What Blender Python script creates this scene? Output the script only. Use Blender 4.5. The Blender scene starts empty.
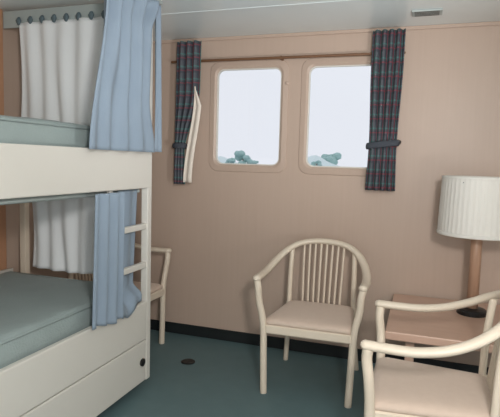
import bpy, bmesh, math, random
from mathutils import Vector, Matrix
random.seed(4)
C = bpy.context.scene.collection
S = bpy.context.scene

# ------------------------------------------------------------------ camera
EYE = Vector((0.0, 0.0, 1.296))
right = Vector((0.946, 0.324, 0.028)).normalized()
fwd = Vector((-0.320, 0.943, -0.092)); fwd = (fwd - right * fwd.dot(right)).normalized()
up = right.cross(fwd)
cam_data = bpy.data.cameras.new('camera')
cam_data.sensor_fit = 'HORIZONTAL'; cam_data.sensor_width = 36.0
cam_data.lens = 505.4 / 500.0 * 36.0
cam_data.clip_start = 0.05; cam_data.clip_end = 2000
cam = bpy.data.objects.new('camera', cam_data); C.objects.link(cam)
M4 = Matrix((right, up, -fwd)).transposed().to_4x4(); M4.translation = EYE
cam.matrix_world = M4
S.camera = cam

# ------------------------------------------------------------------ sky, lights, exposure
w = bpy.data.worlds.new('overcast_sky'); S.world = w; w.use_nodes = True
bg = w.node_tree.nodes['Background']
bg.inputs['Color'].default_value = (0.87, 0.885, 0.96, 1); bg.inputs['Strength'].default_value = 1.0

def area_light(name, loc, target, sx, sy, power, col):
    d = bpy.data.lights.new(name, 'AREA'); d.shape = 'RECTANGLE'; d.size = sx; d.size_y = sy
    d.energy = power; d.color = col
    o = bpy.data.objects.new(name, d); C.objects.link(o); o.location = loc
    o.rotation_euler = (Vector(target) - Vector(loc)).to_track_quat('-Z', 'Y').to_euler()
    return o
area_light('photographic_flash', (0.34, -0.05, 1.72), (-0.6, 3.3, 1.0), 0.22, 0.22, 31, (1.0, 0.98, 0.95))
area_light('ceiling_fill_area', (0.30, -0.10, 1.40), (-0.9, 2.3, 2.15), 0.35, 0.35, 5, (0.95, 0.98, 1.0))  # added soft fill aimed at the ceiling to lift the ambient light
spot_data = bpy.data.lights.new('ceiling_fill_spot', 'SPOT'); spot_data.energy = 125; spot_data.color = (0.96, 0.98, 1.0)  # added spot that brightens the ceiling by the window wall, no real lamp
spot_data.spot_size = math.radians(70); spot_data.spot_blend = 1.0; spot_data.shadow_soft_size = 0.12
spot = bpy.data.objects.new('ceiling_fill_spot', spot_data); C.objects.link(spot); spot.location = (0.85, 0.95, 0.85)
spot.rotation_euler = (Vector((-0.95, 2.70, 2.15)) - spot.location).to_track_quat('-Z', 'Y').to_euler()
area_light('rear_fill_area', (0.1, -1.0, 1.05), (-0.4, 3.0, 1.3), 1.8, 1.1, 26, (0.94, 0.97, 1.0))  # added soft fill from behind the camera, no window known there
lamp_data = bpy.data.lights.new('room_fill_point', 'POINT'); lamp_data.energy = 4; lamp_data.color = (1.0, 0.98, 0.95)  # added point fill for overall brightness, no ceiling lamp known here
lamp_data.shadow_soft_size = 0.16
fill_point = bpy.data.objects.new('room_fill_point', lamp_data); C.objects.link(fill_point); fill_point.location = (0.1, 0.35, 1.86)

S.view_settings.view_transform = 'Standard'; S.view_settings.look = 'None'
S.view_settings.exposure = 0.0; S.view_settings.gamma = 1.0; S.view_settings.use_curve_mapping = False

# ------------------------------------------------------------------ materials
def srgb(r, g, b):
    f = lambda c: (c/255/12.92) if c/255 <= .04045 else ((c/255+.055)/1.055)**2.4
    return (f(r), f(g), f(b), 1)

def mat(name, col, rough=0.5, col2=None, scale=8.0, stretch=(1, 1, 1), bump=0.0, bump_scale=None, spec=0.4, sheen=0.0, trans=0.0):
    m = bpy.data.materials.new(name); m.use_nodes = True
    n = m.node_tree.nodes; l = m.node_tree.links; b = n['Principled BSDF']
    b.inputs['Roughness'].default_value = rough
    b.inputs['Specular IOR Level'].default_value = spec
    if sheen: b.inputs['Sheen Weight'].default_value = sheen
    tc = n.new('ShaderNodeTexCoord'); mp = n.new('ShaderNodeMapping'); mp.inputs['Scale'].default_value = stretch
    l.new(tc.outputs['Object'], mp.inputs['Vector'])
    nz = n.new('ShaderNodeTexNoise'); nz.inputs['Scale'].default_value = scale; nz.inputs['Detail'].default_value = 4
    l.new(mp.outputs['Vector'], nz.inputs['Vector'])
    c2 = col2 or tuple(list(min(1, x*0.90) for x in col[:3]) + [1])
    mx = n.new('ShaderNodeMix'); mx.data_type = 'RGBA'
    mx.inputs[6].default_value = col; mx.inputs[7].default_value = c2
    l.new(nz.outputs['Fac'], mx.inputs[0]); l.new(mx.outputs[2], b.inputs['Base Color'])
    if bump:
        n2 = n.new('ShaderNodeTexNoise'); n2.inputs['Scale'].default_value = bump_scale or scale*6; n2.inputs['Detail'].default_value = 3
        l.new(mp.outputs['Vector'], n2.inputs['Vector'])
        bp = n.new('ShaderNodeBump'); bp.inputs['Strength'].default_value = bump; bp.inputs['Distance'].default_value = 0.01
        l.new(n2.outputs['Fac'], bp.inputs['Height']); l.new(bp.outputs['Normal'], b.inputs['Normal'])
    if trans:
        out = n['Material Output']; t = n.new('ShaderNodeBsdfTranslucent'); l.new(mx.outputs[2], t.inputs['Color'])
        ms = n.new('ShaderNodeMixShader'); ms.inputs[0].default_value = trans
        l.new(b.outputs[0], ms.inputs[1]); l.new(t.outputs[0], ms.inputs[2]); l.new(ms.outputs[0], out.inputs['Surface'])
    return m

WALL = mat('pink_wall_laminate', srgb(192, 169, 153), 0.4, srgb(186, 163, 147), 5, (9, 9, .35), 0.05, 20, spec=0.35)
CEIL = mat('ceiling_paint', srgb(236, 243, 243), 0.25, srgb(229, 237, 237), 2.5, (1, 1, 1), 0.06, 3, spec=0.6)
FLOOR = mat('teal_floor_covering', srgb(98, 120, 122), 0.5, srgb(88, 110, 113), 10, (1, 1, 1), 0.05, 60, spec=0.3)
BASE = mat('dark_skirting', srgb(30, 34, 35), 0.5)
CREAM = mat('cream_enamel', srgb(221, 216, 207), 0.4, srgb(215, 210, 201), 3, bump=0.03, bump_scale=30)
CHAIRWOOD = mat('cream_lacquered_wood', srgb(226, 211, 192), 0.35, srgb(219, 203, 183), 10, (1, 1, 1))
SEATF = mat('pale_pink_upholstery', srgb(214, 192, 175), 0.8, srgb(206, 183, 166), 40, bump=0.25, bump_scale=300, sheen=0.15)
BLUE = mat('blue_curtain_cloth', srgb(152, 166, 180), 0.85, srgb(138, 153, 169), 14, (1, 1, .5), 0.15, 250, sheen=0.1, trans=0.12)
WHITEC = mat('white_curtain_cloth', srgb(244, 245, 245), 0.85, srgb(238, 240, 240), 8, (2, 2, .4), 0.1, 200, trans=0.04)
LINING = mat('cream_curtain_lining', srgb(238, 226, 212), 0.85, bump=0.1, bump_scale=200)
MATTR = mat('grey_green_mattress_cloth', srgb(160, 172, 170), 0.9, srgb(146, 158, 156), 6, (1, 1, 1), 0.3, 120, sheen=0.1)
TABLE = mat('pink_beech_wood', srgb(208, 174, 154), 0.4, srgb(196, 160, 140), 3, (1.5, 14, 14), 0.02, 20)
POLEW = mat('light_brown_wood', srgb(188, 152, 128), 0.4, srgb(172, 136, 112), 4, (20, 20, 1))
SHADE = mat('ivory_lamp_shade', srgb(246, 242, 235), 0.8, srgb(239, 234, 226), 10, (1, 1, .1), 0.05, 100, trans=0.2)
DARK = mat('black_lacquer', srgb(30, 30, 30), 0.4)
DARKM = mat('dark_metal', srgb(58, 56, 54), 0.4)
BROWN = mat('brown_stained_wood', srgb(128, 92, 66), 0.5, srgb(108, 76, 54), 6, (1, 12, 12))
TANW = mat('tan_wood_batten', srgb(198, 150, 118), 0.5, srgb(184, 136, 104), 4, (16, 16, 1))
HOOK = mat('blue_grey_plastic', srgb(96, 112, 118), 0.5)
GREYM = mat('grey_green_paint', srgb(176, 184, 181), 0.5)
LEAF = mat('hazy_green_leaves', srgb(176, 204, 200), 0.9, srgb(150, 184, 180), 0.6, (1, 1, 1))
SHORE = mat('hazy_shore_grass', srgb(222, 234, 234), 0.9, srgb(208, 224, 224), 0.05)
SEA = mat('grey_sea_water', srgb(150, 170, 180), 0.2, srgb(140, 160, 170), 0.05, bump=0.2, bump_scale=0.4)

gm = bpy.data.materials.new('window_glass'); gm.use_nodes = True
_n = gm.node_tree.nodes; _l = gm.node_tree.links; _n.remove(_n['Principled BSDF'])
_t = _n.new('ShaderNodeBsdfTransparent'); _t.inputs['Color'].default_value = (.97, .98, .98, 1)
_g = _n.new('ShaderNodeBsdfGlossy'); _g.inputs['Roughness'].default_value = 0.03
_f = _n.new('ShaderNodeFresnel'); _f.inputs['IOR'].default_value = 1.35
_m = _n.new('ShaderNodeMixShader')
_l.new(_f.outputs[0], _m.inputs[0]); _l.new(_t.outputs[0], _m.inputs[1]); _l.new(_g.outputs[0], _m.inputs[2])
_l.new(_m.outputs[0], _n['Material Output'].inputs['Surface'])
GLASS = gm

def plaid_material():
    m = bpy.data.materials.new('dark_plaid_cloth'); m.use_nodes = True
    n = m.node_tree.nodes; l = m.node_tree.links; b = n['Principled BSDF']; b.inputs['Roughness'].default_value = .85
    uv = n.new('ShaderNodeTexCoord'); sp = n.new('ShaderNodeSeparateXYZ'); l.new(uv.outputs['UV'], sp.inputs[0])
    def band(sock, period, off, width):
        a = n.new('ShaderNodeMath'); a.operation = 'ADD'; a.inputs[1].default_value = off; l.new(sock, a.inputs[0])
        d = n.new('ShaderNodeMath'); d.operation = 'DIVIDE'; d.inputs[1].default_value = period; l.new(a.outputs[0], d.inputs[0])
        f = n.new('ShaderNodeMath'); f.operation = 'FRACT'; l.new(d.outputs[0], f.inputs[0])
        c = n.new('ShaderNodeMath'); c.operation = 'LESS_THAN'; c.inputs[1].default_value = width / period; l.new(f.outputs[0], c.inputs[0])
        return c.outputs[0]
    cur = None; base = srgb(84, 88, 94)
    layers = [(band(sp.outputs['X'], .085, 0, .030), srgb(62, 66, 74), .8), (band(sp.outputs['Y'], .085, 0, .030), srgb(64, 68, 76), .7),
              (band(sp.outputs['X'], .085, .045, .012), srgb(70, 128, 122), .6), (band(sp.outputs['Y'], .085, .045, .010), srgb(74, 132, 126), .5),
              (band(sp.outputs['X'], .085, .070, .009), srgb(150, 60, 72), .6), (band(sp.outputs['Y'], .085, .070, .009), srgb(150, 62, 74), .5)]
    for fac, colr, s in layers:
        k = n.new('ShaderNodeMath'); k.operation = 'MULTIPLY'; k.inputs[1].default_value = s; l.new(fac, k.inputs[0])
        mx = n.new('ShaderNodeMix'); mx.data_type = 'RGBA'; l.new(k.outputs[0], mx.inputs[0])
        if cur is None: mx.inputs[6].default_value = base
        else: l.new(cur, mx.inputs[6])
        mx.inputs[7].default_value = colr; cur = mx.outputs[2]
    l.new(cur, b.inputs['Base Color'])
    return m
PLAID = plaid_material()

# ------------------------------------------------------------------ helpers
def obj(name, bm, m, parent=None, smooth=False, loc=None):
    me = bpy.data.meshes.new(name)
    bmesh.ops.recalc_face_normals(bm, faces=bm.faces)
    bm.to_mesh(me); bm.free(); me.materials.append(m)
    if smooth:
        for p in me.polygons: p.use_smooth = True
    o = bpy.data.objects.new(name, me); C.objects.link(o)
    if parent: o.parent = parent
    if loc: o.location = loc
    return o

def tag(o, label, cat, group=None):
    o['label'] = label; o['category'] = cat
    if group: o['group'] = group
    return o

def thing(name, label, cat, loc=(0, 0, 0), rz=0, group=None):
    o = bpy.data.objects.new(name, None); C.objects.link(o); o.location = loc; o.rotation_euler = (0, 0, rz)
    o.empty_display_size = .1
    return tag(o, label, cat, group)

def struct(o, label=None, cat=None):
    o['kind'] = 'structure'
    if label: o['label'] = label; o['category'] = cat
    return o

def box(bm, x0, x1, y0, y1, z0, z1, bev=0.0, seg=2):
    t = bmesh.new()
    bmesh.ops.create_cube(t, size=1)
    for v in t.verts:
        v.co = Vector(((x0+x1)/2 + v.co.x*(x1-x0), (y0+y1)/2 + v.co.y*(y1-y0), (z0+z1)/2 + v.co.z*(z1-z0)))
    if bev: bmesh.ops.bevel(t, geom=t.edges[:], offset=bev, segments=seg, affect='EDGES', profile=.5)
    me = bpy.data.meshes.new('tmp'); t.to_mesh(me); t.free(); bm.from_mesh(me); bpy.data.meshes.remove(me)
    return bm

def bx(*a, **k): return box(bmesh.new(), *a, **k)

def spline(pts, n=8):
    P = [Vector(p) for p in pts]; out = []
    for i in range(len(P)-1):
        p0 = P[max(i-1, 0)]; p1 = P[i]; p2 = P[i+1]; p3 = P[min(i+2, len(P)-1)]
        for k in range(n):
            t = k/n
            out.append(0.5*((2*p1) + (p2-p0)*t + (2*p0-5*p1+4*p2-p3)*t*t + (3*p1-p0-3*p2+p3)*t**3))
    out.append(P[-1]); return out

def sweep(bm, path, a, b=None, ref=(0, 0, 1), seg=12, round_ends=True):
    """sweep an ellipse (a = half width sideways, b = half thickness along ref) along path; a, b may be lists"""
    P = [Vector(p) for p in path]; n = len(P); ref = Vector(ref)
    b = a if b is None else b
    A = a if isinstance(a, list) else [a]*n; B = b if isinstance(b, list) else [b]*n
    rings = []
    def frame(i):
        t = (P[min(i+1, n-1)] - P[max(i-1, 0)]).normalized()
        s = t.cross(ref)
        s = s.normalized() if s.length > 1e-4 else t.orthogonal().normalized()
        return t, s, s.cross(t)
    def ring(c, s, u, ra, rb):
        return [bm.verts.new(c + s*ra*math.cos(2*math.pi*k/seg) + u*rb*math.sin(2*math.pi*k/seg)) for k in range(seg)]
    for i in range(n):
        t, s, u = frame(i)
        if i == 0 and round_ends:
            for q, d in ((.45, .85), (.8, .5)): rings.append(ring(P[0] - t*d*min(A[0], B[0]), s, u, A[0]*q, B[0]*q))
        rings.append(ring(P[i], s, u, A[i], B[i]))
        if i == n-1 and round_ends:
            for q, d in ((.8, .5), (.45, .85)): rings.append(ring(P[i] + t*d*min(A[i], B[i]), s, u, A[i]*q, B[i]*q))
    for r0, r1 in zip(rings, rings[1:]):
        for k in range(seg): bm.faces.new((r0[k], r0[(k+1) % seg], r1[(k+1) % seg], r1[k]))
    bm.faces.new(rings[0]); bm.faces.new(rings[-1][::-1])
    return bm

def sw(*a, **k): return sweep(bmesh.new(), *a, **k)

def lathe(bm, prof, cx=0, cy=0, seg=32, cap=True, wob=None):
    rings = []
    for r, z in prof:
        rings.append([bm.verts.new((cx + r*(1+(wob(k) if wob else 0))*math.cos(2*math.pi*k/seg), cy + r*(1+(wob(k) if wob else 0))*math.sin(2*math.pi*k/seg), z)) for k in range(seg)])
    for r0, r1 in zip(rings, rings[1:]):
        for k in range(seg): bm.faces.new((r0[k], r0[(k+1) % seg], r1[(k+1) % seg], r1[k]))
    if cap:
        bm.faces.new(rings[0][::-1]); bm.faces.new(rings[-1])
    return bm

def cloth(name, fn, nu, nv, m, width, height, parent=None, thick=0.005):
    """hanging cloth: fn(s, t) -> point, s along the width, t from bottom (0) to top (1)"""
    bm = bmesh.new(); uvl = bm.loops.layers.uv.new('UVMap'); g = []
    for j in range(nv+1):
        g.append([bm.verts.new(fn(i/nu, j/nv)) for i in range(nu+1)])
    for j in range(nv):
        for i in range(nu):
            f = bm.faces.new((g[j][i], g[j][i+1], g[j+1][i+1], g[j+1][i]))
            for lp, (a, b) in zip(f.loops, ((i, j), (i+1, j), (i+1, j+1), (i, j+1))):
                lp[uvl].uv = (a/nu*width, b/nv*height)
    o = obj(name, bm, m, parent, smooth=True)
    md = o.modifiers.new('thickness', 'SOLIDIFY'); md.thickness = thick; md.offset = 0
    return o

def lerp(a, b, t): return a + (b-a)*t
def sstep(t):
    t = max(0, min(1, t)); return t*t*(3-2*t)

# ------------------------------------------------------------------ setting
XL, XR, YF, YB, ZC = -2.42, 1.45, -1.05, 3.33, 2.15
WT = 0.12
struct(obj('floor', bx(XL-WT, XR+WT, YF-WT, YB+WT, -0.08, 0), FLOOR))
ceil = struct(obj('ceiling', bx(XL-WT, XR+WT, YF-WT, YB+WT, ZC, ZC+0.08), CEIL))
struct(obj('wall_left', bx(XL-WT, XL, YF, YB, 0, ZC), WALL))
struct(obj('wall_right', bx(XR, XR+WT, YF, YB, 0, ZC), CREAM))
struct(obj('wall_front', bx(XL-WT, XR+WT, YF-WT, YF, 0, ZC), CREAM))
# back wall: panels around the two window openings
W1 = (-1.406, -0.925, 0, 0); W2 = (-0.753, -0.285, 0, 0)
bm = bmesh.new()
z0, z1 = 1.268, 1.938
W1 = (W1[0], W1[1], z0, z1); W2 = (W2[0], W2[1], z0, z1)
for a in ((XL-WT, XR+WT, 0, z0), (XL-WT, XR+WT, z1, ZC), (XL-WT, W1[0], z0, z1), (W1[1], W2[0], z0, z1), (W2[1], XR+WT, z0, z1)):
    box(bm, a[0], a[1], YB, YB+.03, a[2], a[3])
struct(obj('wall_back', bm, WALL))

struct(obj('baseboard_back', bx(XL, XR, YB-0.012, YB, 0, 0.080, bev=.003), BASE))
struct(obj('baseboard_left', bx(XL, XL+0.012, YF, YB-0.012, 0, 0.080, bev=.003), BASE))
struct(obj('trim_1', bx(XL, XR, YB-0.010, YB, ZC-0.022, ZC, bev=.003), WALL))            # cornice strip over the window wall
struct(obj('trim_2', bx(XL, XL+0.02, 2.36, 2.43, 0.0, ZC, bev=.004), TANW))               # upright batten in the bunk corner
# narrow cover strips of the ceiling panels
for i, yy in enumerate((1.55, 2.75)):
    struct(obj('trim_%d' % (3+i), bx(XL, XR, yy-0.014, yy+0.014, ZC-0.002, ZC, bev=.0008), CEIL))

def rrect(x0, x1, z0, z1, r, n=6):
    out = []
    for cx, cz, a0 in ((x1-r, z1-r, 0), (x0+r, z1-r, 90), (x0+r, z0+r, 180), (x1-r, z0+r, 270)):
        for k in range(n+1):
            a = math.radians(a0 + 90*k/n); out.append((cx + r*math.cos(a), cz + r*math.sin(a)))
    return out

def ring_frame(loops):
    """loops: list of (outline, y); lofted and closed into a ring"""
    bm = bmesh.new(); R = [[bm.verts.new((x, y, z)) for x, z in o] for o, y in loops]
    n = len(R[0])
    for i in range(len(R)):
        a = R[i]; b = R[(i+1) % len(R)]
        for k in range(n): bm.faces.new((a[k], a[(k+1) % n], b[(k+1) % n], b[k]))
    return bm

def window(k, W, label):
    x0, x1, a, b = W
    def o(d, r): return rrect(x0-d, x1+d, a-d, b+d, r)
    fr = ring_frame([(o(.045, .07), YB), (o(.041, .07), YB-.006), (o(.008, .055), YB-.010), (o(-.006, .05), YB-.003), (o(-.006, .05), YB+.030), (o(.0, .05), YB+.034)])
    f = struct(obj('window_%d' % k, fr, WALL), label, 'window')
    rim = ring_frame([(o(-.005, .05), YB+.004), (o(-.014, .044), YB+.004), (o(-.014, .044), YB+.022), (o(-.005, .05), YB+.022)])
    obj('window_rim', rim, CREAM, f)
    obj('pane', bx(x0-.004, x1+.004, YB+.010, YB+.016, a-.004, b+.004), GLASS, f)
    return f
window(1, W1, 'left of the two bright windows with rounded corners, beside the cream-lined curtain')
window(2, W2, 'right of the two bright windows, its right edge behind the plaid curtain')

# outside: sea, low shore and hazy trees
struct(obj('sea', bx(-500, 400, 12, 700, -9.2, -9.0), SEA))
bm = bmesh.new()
N = 90; prev = None
for i in range(N+1):
    x = -130 + 170*i/N
    h = -1.6 + 4.6*math.exp(-((x+36)/7)**2) + 3.6*math.exp(-((x+71)/6)**2) + .3*math.sin(i*1.3)
    row = [bm.verts.new((x, 150, -9.1)), bm.verts.new((x, 158, -3+h*.3)), bm.verts.new((x, 175, 1.0+h)), bm.verts.new((x, 215, -9.1))]
    if prev:
        for k in range(3): bm.faces.new((prev[k], prev[k+1], row[k+1], row[k]))
        bm.faces.new((prev[3], prev[0], row[0], row[3]))
    else: first = row
    prev = row
bm.faces.new(first); bm.faces.new(prev[::-1])
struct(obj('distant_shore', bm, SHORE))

def tree(x, y, zb, h, rx, seed, label):
    rng = random.Random(seed)
    t = thing('tree', label, 'tree', (x, y, zb), 0, 'distant trees outside the windows')
    obj('trunk', sw([(0, 0, -.5), (0.1, 0, h*.3), (0, 0, h*.6)], [.35, .3, .2], [.35, .3, .2], ref=(0, 1, 0), seg=8), BROWN, t, True)
    bm = bmesh.new()
    for k in range(9):
        c = Vector((rng.uniform(-rx, rx)*.7, rng.uniform(-rx, rx)*.5, h*rng.uniform(.42, .8))); r = rx*rng.uniform(.35, .55)
        tb = bmesh.new(); bmesh.ops.create_icosphere(tb, subdivisions=2, radius=r)
        for v in tb.verts: v.co = v.co*rng.uniform(.85, 1.12); v.co.z *= .8; v.co += c
        me = bpy.data.meshes.new('tmp'); tb.to_mesh(me); tb.free(); bm.from_mesh(me); bpy.data.meshes.remove(me)
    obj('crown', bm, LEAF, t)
def at(xw, y): return xw/YB*y
tree(at(-1.345, 140), 146, -3, 6.0, 1.7, 1, 'leftmost small hazy tree at the lower edge of the left window')
tree(at(-1.255, 150), 158, -3, 8.6, 3.0, 2, 'tallest hazy tree low in the left window')
tree(at(-1.165, 140), 146, -3, 5.8, 1.7, 3, 'small hazy tree just right of the tallest in the left window')
tree(at(-0.62, 170), 180, -1, 6.6, 3.6, 4, 'broad hazy tree low in the right window')
tree(at(-0.70, 140), 146, -2, 5.0, 1.7, 5, 'small hazy tree at the left edge of the right window')

# ------------------------------------------------------------------ ceiling and wall fittings
vent = obj('ceiling_vent', bx(-.11, .05, 2.99, 3.09, ZC-.010, ZC, bev=.003), GREYM)
tag(vent, 'small grey vent plate on the ceiling towards the right, above the plaid curtain', 'vent')
for k in range(4): obj('slot', bx(-.095, .035, 3.000+k*.024, 3.008+k*.024, ZC-.0115, ZC-.009), DARKM, vent)

kn = obj('wall_fastener', lathe(bmesh.new(), [(.017, 0), (.017, .006), (.010, .010), (.010, .018), (.004, .021)], seg=20), WALL, smooth=False)
kn.location = (-.893, YB, 1.826); kn.rotation_euler = (math.radians(90), 0, 0)
tag(kn, 'small round fastener on the pink wall between the two windows', 'fastener')

rod = thing('curtain_rod', 'thin brown curtain rod above the two windows', 'curtain rod', (-0.93, YB, 1.985))
obj('rail', sw([(-.80, -.045, 0), (.78, -.045, 0)], .009, ref=(0, 0, 1)), BROWN, rod, True)
for x in (-.74, 0.0, .72): obj('bracket', bx(x-.008, x+.008, -.05, 0, -.012, .012, bev=.003), BROWN, rod)

# ------------------------------------------------------------------ plaid window curtains
def pleat(s, n, amp, ph=0): return amp*math.sin(2*math.pi*n*s + ph)
def right_curtain(s, t):
    z = lerp(1.14, 2.115, t)
    k = abs(t-.29)                                        # gathered at the tieback
    wdt = lerp(.165, .190, sstep(k/.5))
    xc = lerp(-.250, -.243, t)
    x = xc + (s-.5)*wdt
    return Vector((x, YB-.088 + pleat(s, 4.5, .020*(.5+.5*sstep(k/.2)), .6), z))
pc = cloth('plaid_curtain', right_curtain, 56, 40, PLAID, .42, .98)
tag(pc, 'dark plaid curtain hanging right of the right window, tied at its lower third', 'curtain', 'plaid window curtains')
tb = bmesh.new()
path = [(-.248+.096*math.cos(a), YB-.085+.040*math.sin(a), 1.425+.012*math.cos(a)) for a in [2*math.pi*k/24 for k in range(25)]]
sweep(tb, path, .006, .020, seg=8, round_ends=False); obj('tieback', tb, PLAID, pc, True)
obj('tie_hook', sw([(-.158, YB-.005, 1.437), (-.150, YB-.05, 1.437), (-.148, YB-.075, 1.445)], .010, ref=(0, 0, 1), seg=8), DARKM, pc, True)

def left_curtain(s, t):
    z = lerp(1.125, 2.112, t)
    k = abs(t-.27)
    wdt = lerp(lerp(.082, .072, sstep(t/.27)), .180, sstep((t-.22)/.45))
    x = lerp(-1.680, -1.668, t) + s*wdt
    return Vector((x, YB-.088 + pleat(s, 3.5, .020*(.5+.5*sstep(k/.2)), 0), z))
pl = cloth('plaid_curtain', left_curtain, 48, 40, PLAID, .30, .98)
tag(pl, 'dark plaid curtain left of the left window with its cream lining turned out', 'curtain', 'plaid window curtains')
def lining(s, t):
    z = lerp(1.14, 1.80, t)
    x0 = lerp(-1.594, -1.518, sstep(t*1.05)); wdt = lerp(.066, .056, t) * (1 if t < .8 else max(.12, 1-(t-.8)/.2))
    return Vector((x0 + s*wdt, YB-.116 + pleat(s, 1, .008), z))
obj_l = cloth('lining', lining, 12, 30, LINING, .1, .8, pl)
obj_l['label'] = 'cream lining turned out along the right edge'
tb = bmesh.new()
path = [(-1.640+.048*math.cos(a), YB-.085+.042*math.sin(a), 1.395) for a in [2*math.pi*k/24 for k in range(25)]]
sweep(tb, path, .006, .018, seg=8, round_ends=False); obj('tieback', tb, PLAID, pl, True)

# ------------------------------------------------------------------ bunk bed
BX0, BX1, BY0, BY1 = -2.375, -1.416, 0.42, 2.475
bunk = thing('bunk_bed', 'cream two-tier bunk bed along the left side of the cabin', 'bunk bed', ((BX0+BX1)/2, (BY0+BY1)/2, 0))
off = Vector(bunk.location)
def part(name, bm, m=CREAM, parent=None, smooth=False):
    o = obj(name, bm, m, parent or bunk, smooth)
    if parent is None: o.location = -off
    return o
part('upper_side_board', bx(BX1-.03, BX1, BY0+.02, BY1-.005, 1.137, 1.338, bev=.006))
part('lower_side_board', bx(BX1-.03, BX1, BY0+.02, BY1-.044, 0.292, 0.506, bev=.006))
part('upper_bed_base', bx(BX0+.01, BX1-.03, BY0+.02, BY1-.03, 1.150, 1.205))
part('lower_bed_base', bx(BX0+.01, BX1-.03, BY0+.02, BY1-.03, 0.330, 0.385))
part('upper_end_board', bx(BX0+.01, BX1-.03, BY1-.03, BY1-.005, 1.137, 1.338, bev=.004))
part('lower_end_board', bx(BX0+.01, BX1-.044, BY1-.03, BY1-.005, 0.055, 0.506, bev=.004))
part('head_board', bx(BX0+.01, BX1-.044, BY0, BY0+.02, 0.055, 1.55, bev=.004))
part('back_board', bx(BX0-.012, BX0+.01, BY0+.02, BY1-.03, 0.055, .60))
part('upper_back_board', bx(BX0-.012, BX0+.01, BY0+.02, BY1-.03, 1.137, 1.40))
part('plinth', bx(BX0+.03, BX1-.07, BY0+.04, BY1-.05, 0.0, 0.330), DARK)
for yy in (BY1-.044, BY0): part('post', bx(BX1-.043, BX1-.001, yy, yy+.043, 0.0 if yy < 1 else 0.05, ZC-.008 if yy > 1 else 1.55, bev=.005))
part('post', bx(-2.300, -2.258, BY1-.044, BY1-.005, 0.0, 1.338, bev=.005), CHAIRWOOD)
for (ya, yb) in ((BY0+.03, 1.445), (1.452, BY1-.046)):
    d = part('drawer', bx(BX1-.028, BX1-.002, ya, yb, 0.055, 0.286, bev=.005))
    kb = lathe(bmesh.new(), [(.020, 0), (.022, .004), (.022, .012), (.014, .016)], seg=20)
    k = obj('drawer_knob', kb, DARK, d); k.location = (BX1-.004, yb-.045, 0.172); k.rotation_euler = (0, math.radians(90), 0)
    k['label'] = 'dark round drawer knob'
lad = part('ladder', bx(BX1-.034, BX1-.012, 2.095, 2.120, 0.506, 1.137, bev=.004))
for z in (0.712, 0.927):
    obj('rung', bx(BX1-.034, BX1-.006, 2.105, BY1-.040, z-.016, z+.016, bev=.005), CREAM, lad)

def mattress(name, z0, z1, label, seed):
    rng = random.Random(seed)
    x0, x1, y0, y1 = BX0+.03, BX1-.064, BY0+.05, BY1-.07
    bm = bmesh.new(); nx, ny = 22, 44
    def top(i, j):
        u = i/nx; v = j/ny; e = min(u, 1-u, v*2, (1-v)*2)
        return z1 - .018*math.exp(-e*14) + .006*math.sin(7*u+seed)*math.sin(11*v) + .004*rng.uniform(-1, 1)
    box(bm, x0, x1, y0, y1, z0, z1-.02, bev=.02, seg=3)
    g = [[bm.verts.new((lerp(x0+.004, x1-.004, i/nx), lerp(y0+.004, y1-.004, j/ny), top(i, j))) for i in range(nx+1)] for j in range(ny+1)]
    for j in range(ny):
        for i in range(nx): bm.faces.new((g[j][i], g[j][i+1], g[j+1][i+1], g[j+1][i]))
    rim = [g[0][i] for i in range(nx+1)] + [g[j][nx] for j in range(1, ny+1)] + [g[ny][i] for i in range(nx-1, -1, -1)] + [g[j][0] for j in range(ny-1, 0, -1)]
    low = [bm.verts.new((v.co.x, v.co.y, z1-.05)) for v in rim]
    n = len(rim)
    for k in range(n): bm.faces.new((rim[k], low[k], low[(k+1) % n], rim[(k+1) % n]))
    o = obj(name, bm, MATTR, None, True); tag(o, label, 'mattress', 'bunk mattresses')
    p = [(x0, y0+.03, 0), (x0, y1-.03, 0), (x0+.03, y1, 0), (x1-.03, y1, 0), (x1, y1-.03, 0), (x1, y0+.03, 0), (x1-.03, y0, 0), (x0+.03, y0, 0), (x0, y0+.03, 0)]
    obj('piping', sw([(a, b, z1-.024) for a, b, c in p], .006, seg=6), MATTR, o, True)
    return o
mattress('mattress', 1.206, 1.452, 'grey green mattress on the upper bunk', 2)
mattress('mattress', 0.386, 0.606, 'grey green mattress on the lower bunk', 5)

# white curtains across the end of the bunk
def track(name, label, pts, z, m=GREYM):
    o = obj(name, sw(pts, .010, .012, seg=8), m, None, True); return tag(o, label, 'curtain track')
def white_curtain(z0, z1, x0, x1, ph, label, wav):
    yc = BY1-.058
    def fn(s, t):
        a = lerp(.011, .008, t)
        z = lerp(z0 + wav*math.sin(s*9+ph), z1, t)
        return Vector((lerp(x0, x1, s) + .01*math.sin(t*3+s*7), yc + a*math.sin(2*math.pi*6.5*s+ph) + .004*math.sin(23*s+4*t), z))
    o = cloth('end_curtain', fn, 90, 24, WHITEC, 1.4, .7, None, .003)
    return tag(o, label, 'curtain', 'white curtains at the bunk end')
uw = white_curtain(1.470, 2.060, -2.270, -1.50, .4, 'white curtain across the far end of the upper bunk, hung from dark hooks', .004)
lw = white_curtain(0.625, 1.080, -2.200, -1.50, 1.3, 'white curtain across the far end of the lower bunk, half in shade', .004)
tr = obj('curtain_track', bx(-2.40, -1.47, BY1-.044, BY1-.034, 2.040, 2.138, bev=.003), GREYM); tag(tr, 'flat grey track board holding the white curtain of the upper bunk', 'curtain track')
for k in range(10):
    x = -2.27 + k*.083
    h = sw([(x, BY1-.059, 2.088), (x+.003, BY1-.064, 2.072), (x, BY1-.061, 2.054)], [.012, .020, .011], [.007, .011, .007], ref=(0, 1, 0), seg=8)
    hk = obj('curtain_hook', h, HOOK, uw, True); hk['label'] = 'dark curtain hook'
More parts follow.
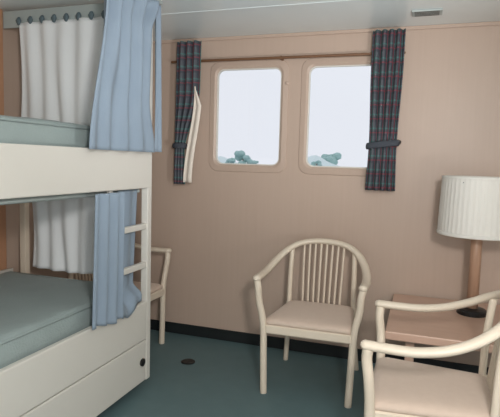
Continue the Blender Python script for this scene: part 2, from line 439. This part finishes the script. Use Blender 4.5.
track('curtain_track', 'thin rail under the upper bunk holding the lower white curtain', [(-2.25, BY1-.058, 1.122), (-1.47, BY1-.058, 1.122)], 0)
for k in range(9):
    x = -2.19 + k*.083
    obj('curtain_hook', sw([(x, BY1-.058, 1.108), (x, BY1-.062, 1.078)], .006, seg=8), DARKM, lw, True)

# blue front curtains
track('curtain_track', 'ceiling track along the front of the upper bunk holding the blue curtain', [(BX1+.03, BY0+.1, 2.134), (BX1+.03, BY1+.02, 2.134)], 0)
def blue_upper(s, t):
    z = lerp(1.332, 2.118, t)
    ya = lerp(1.855, 1.975, sstep(t*1.05)); yb = 2.425 - .066*sstep(t/.35)*(1-sstep((t-.78)/.2))
    amp = lerp(.026, .020, t)
    bulge = .030*math.sin(math.pi*min(1, t*1.15))*math.sin(math.pi*s)
    # one long fold fans out from a pinch near the top left
    fold = .016*math.exp(-((s-.16-.22*(1-t))/.07)**2)
    x = BX1 + .034 + amp*math.sin(2*math.pi*(4.2*s) + .8) * (.55+.45*t) + bulge*.5 - fold + .006*math.sin(17*s+3*t)
    return Vector((x, lerp(ya, yb, s), z))
bu = cloth('bunk_curtain', blue_upper, 110, 40, BLUE, .9, .8, None, .004)
tag(bu, 'wide blue curtain drawn to the far end of the upper bunk', 'curtain', 'blue bunk curtains')
def blue_tail(s, t):
    z = lerp(1.336, 2.118, t)
    return Vector((BX1 + .022 + .010*math.sin(2*math.pi*1.6*s + 2*t) , lerp(2.444, 2.522, s) + .010*(1-t), z))
bt = cloth('curtain_end', blue_tail, 20, 30, BLUE, .15, .8, bu, .004)
bt['label'] = 'narrow end of the blue curtain behind the white post'
track('curtain_track', 'rail under the upper bunk board holding the lower blue curtain', [(BX1-.060, BY0+.1, 1.122), (BX1-.060, BY1-.05, 1.122)], 0)
def blue_lower(s, t):
    # broad bundle in front of the board, thinner part behind the ladder rungs
    if s < .62:
        q = s/.62
        y = lerp(lerp(1.900, 1.925, t), lerp(2.150, 2.165, t), q)
        x = BX1 + .018 + .015*math.sin(2*math.pi*3*q + .5)
        z = lerp(.500 + .012*math.sin(q*5+1), 1.130, t)
    else:
        q = (s-.62)/.38
        y = lerp(lerp(2.150, 2.165, t), lerp(2.350, 2.395, t), q)
        low = 1 - sstep((t-.06)/.10)                       # below the ladder the hem lies over the board again
        x = lerp(BX1+.018+.015*math.sin(.5), lerp(BX1-.047, BX1+.012, low), sstep(q*6)) + .006*math.sin(2*math.pi*2*q)*min(1, q*4)
        z = lerp(lerp(.490, .530, q) - .035*math.exp(-((q-.40)/.2)**2), 1.130, t)
    return Vector((x, y, z))
bl = cloth('bunk_curtain', blue_lower, 100, 36, BLUE, .8, .65, None, .004)
tag(bl, 'narrow blue curtain hanging beside the ladder rungs of the lower bunk', 'curtain', 'blue bunk curtains')

# ------------------------------------------------------------------ armchairs
def make_chair(label):
    t = thing('armchair', label, 'chair', (0, 0, 0), 0, 'cream spindle-back armchairs')
    TX, TY, TZ = .288, -.285, .657
    for s in (-1, 1):
        obj('leg', sw(spline([(s*.236, -.262, 0), (s*.242, -.262, .20), (s*.250, -.260, .40), (s*.274, -.266, .52), (s*.280, -.276, .60), (s*TX, TY+.012, TZ-.012)], 6), .0195, ref=(0, 1, 0)), CHAIRWOOD, t, True)
        obj('leg', sw(spline([(s*.230, .255, 0), (s*.212, .205, .22), (s*.200, .165, .42)], 5), [.016]*5+[.018]*6, [.016]*5+[.018]*6, ref=(0, 1, 0)), CHAIRWOOD, t, True)
        obj('back_post', sw(spline([(s*.200, .162, .40), (s*.198, .168, .60), (s*.194, .184, .758)], 5), .0155, ref=(0, 1, 0)), CHAIRWOOD, t, True)
    half = [(TX, TY, TZ), (.291, -.20, .655), (.291, -.10, .657), (.282, 0, .676), (.258, .09, .712), (.210, .168, .760), (.128, .218, .798), (0, .234, .810)]
    pts = [(-x, y, z) for x, y, z in half] + half[-2::-1]
    obj('arm_bow', sw(spline(pts, 6), .024, .0175, ref=(0, 0, 1), seg=12), CHAIRWOOD, t, True)
    for k in range(8):
        x = -.125 + .25*k/7
        obj('spindle', sw(spline([(x*.92, .172, .41), (x*.97, .198, .62), (x, .226, .795)], 4), .0065, ref=(0, 1, 0), seg=8), CHAIRWOOD, t, True)
    bm = bmesh.new()
    def plan(y): return lerp(.245, .205, (y+.27)/.46)
    def slab(z0, z1, grow, rad, crown=0):
        ys = [-.275-grow, .190+grow]
        out = []
        c = [(-plan(ys[0])-grow, ys[0]), (plan(ys[0])+grow, ys[0]), (plan(ys[1])+grow, ys[1]), (-plan(ys[1])-grow, ys[1])]
        for i, (x, y) in enumerate(c):
            a0 = [180, 270, 0, 90][i]; sx = [1, -1, -1, 1][i]; sy = [1, 1, -1, -1][i]
            for k in range(6):
                a = math.radians(a0 + 90*k/5); out.append((x + sx*rad + rad*math.cos(a), y + sy*rad + rad*math.sin(a)))
        return out
    loops = [(slab(0, 0, .0, .03), .350), (slab(0, 0, .004, .03), .356), (slab(0, 0, .004, .03), .392), (slab(0, 0, -.004, .03), .398)]
    def loft(loops):
        bm = bmesh.new(); R = [[bm.verts.new((x, y, z)) for x, y in o] for o, z in loops]; n = len(R[0])
        for a, b in zip(R, R[1:]):
            for k in range(n): bm.faces.new((a[k], a[(k+1) % n], b[(k+1) % n], b[k]))
        bm.faces.new(R[0][::-1]); bm.faces.new(R[-1]); return bm
    obj('seat_frame', loft(loops), CHAIRWOOD, t)
    obj('seat', loft([(slab(0, 0, -.006, .03), .397), (slab(0, 0, .0, .04), .406), (slab(0, 0, .0, .04), .418), (slab(0, 0, -.015, .04), .430), (slab(0, 0, -.05, .05), .436), (slab(0, 0, -.11, .05), .439)]), SEATF, t, True)
    return t
def dup(root, loc, rz, label):
    r = root.copy(); C.objects.link(r); r.location = loc; r.rotation_euler = (0, 0, rz); r['label'] = label
    for ch in root.children:
        c = ch.copy(); C.objects.link(c); c.parent = r
    return r
ch1 = make_chair('cream spindle-back armchair with pale pink seat standing below the windows')
ch1.location = (-.556, 2.905, 0); ch1.rotation_euler = (0, 0, math.radians(1.5))
dup(ch1, (.122, 2.085, 0), math.radians(-90), 'cream armchair nearest the camera, in front of the low table and lamp')
dup(ch1, (-1.945, 2.860, 0), math.radians(90), 'cream armchair mostly hidden behind the far end of the bunk bed')

# ------------------------------------------------------------------ corner table and lamp
tx0, tx1, ty0, ty1, tz = -.135, .72, 2.515, 3.30, .485
tab = thing('side_table', 'low pink beech table under the lamp in the right corner', 'table', ((tx0+tx1)/2, (ty0+ty1)/2, 0))
hx, hy = (tx1-tx0)/2, (ty1-ty0)/2
obj('table_top', bx(-hx, hx, -hy, hy, tz-.042, tz, bev=.006), TABLE, tab)
ap = bmesh.new(); ix, iy = hx-.14, hy-.14
for a in ((-ix, ix, -iy, -iy+.02), (-ix, ix, iy-.02, iy), (-ix, -ix+.02, -iy+.02, iy-.02), (ix-.02, ix, -iy+.02, iy-.02)): box(ap, *a, tz-.085, tz-.041)
obj('apron', ap, TABLE, tab)
for sx in (-1, 1):
    for sy in (-1, 1):
        obj('leg', bx(sx*(hx-.12)-.022, sx*(hx-.12)+.022, sy*(hy-.12)-.022, sy*(hy-.12)+.022, 0, tz-.041, bev=.004), TABLE, tab)

lx, ly = .300, 3.02
lamp = thing('table_lamp', 'table lamp with a wide ivory drum shade on the low table', 'lamp', (lx, ly, tz))
obj('base', lathe(bmesh.new(), [(.078, 0), (.080, .004), (.080, .022), (.070, .030), (.032, .036)]), DARK, lamp, False)
obj('pole', lathe(bmesh.new(), [(.030, .034), (.030, .65)], seg=24), POLEW, lamp, True)
sh = bmesh.new()
wob = lambda k: .006 if k % 2 else -.003
lathe(sh, [(.203, 0.461), (.207, 0.463), (.206, 0.533), (.198, 0.773), (.192, 0.775), (.188, 0.773), (.198, 0.533), (.203, 0.461)], seg=96, cap=False, wob=wob)
shd = obj('lamp_shade', sh, SHADE, lamp, False, (0, 0, -.014))
obj('shade_band', lathe(bmesh.new(), [(.2085, 0.459), (.2105, 0.461), (.2100, 0.475), (.2080, 0.477), (.2040, 0.468), (.2085, 0.459)], seg=64, cap=False), SHADE, shd, True)
obj('shade_band', lathe(bmesh.new(), [(.2005, 0.765), (.2015, 0.769), (.2000, 0.779), (.1900, 0.779), (.1900, 0.768), (.2005, 0.765)], seg=64, cap=False), SHADE, shd, True)
sp = bmesh.new()
for a in (0, 120, 240):
    ca, sa = math.cos(math.radians(a)), math.sin(math.radians(a)); sweep(sp, [(.02*ca, .02*sa, 0.648), (.196*ca, .196*sa, 0.768)], .004, seg=6)
obj('shade_carrier', sp, DARKM, lamp, True, (0, 0, -.034))
obj('bulb', lathe(bmesh.new(), [(.014, 0.651), (.016, 0.673), (.030, 0.703), (.032, 0.723), (.022, 0.745), (.004, 0.753)], seg=20), LINING, lamp, True, (0, 0, -.03))

# ------------------------------------------------------------------ floor fitting
dr = obj('floor_socket', lathe(bmesh.new(), [(.045, 0), (.045, .004), (.038, .008), (.012, .008)], seg=28), DARK)
dr.location = (-1.365, 2.865, 0)
tag(dr, 'small dark round fitting on the teal floor near the bunk foot', 'floor fitting')
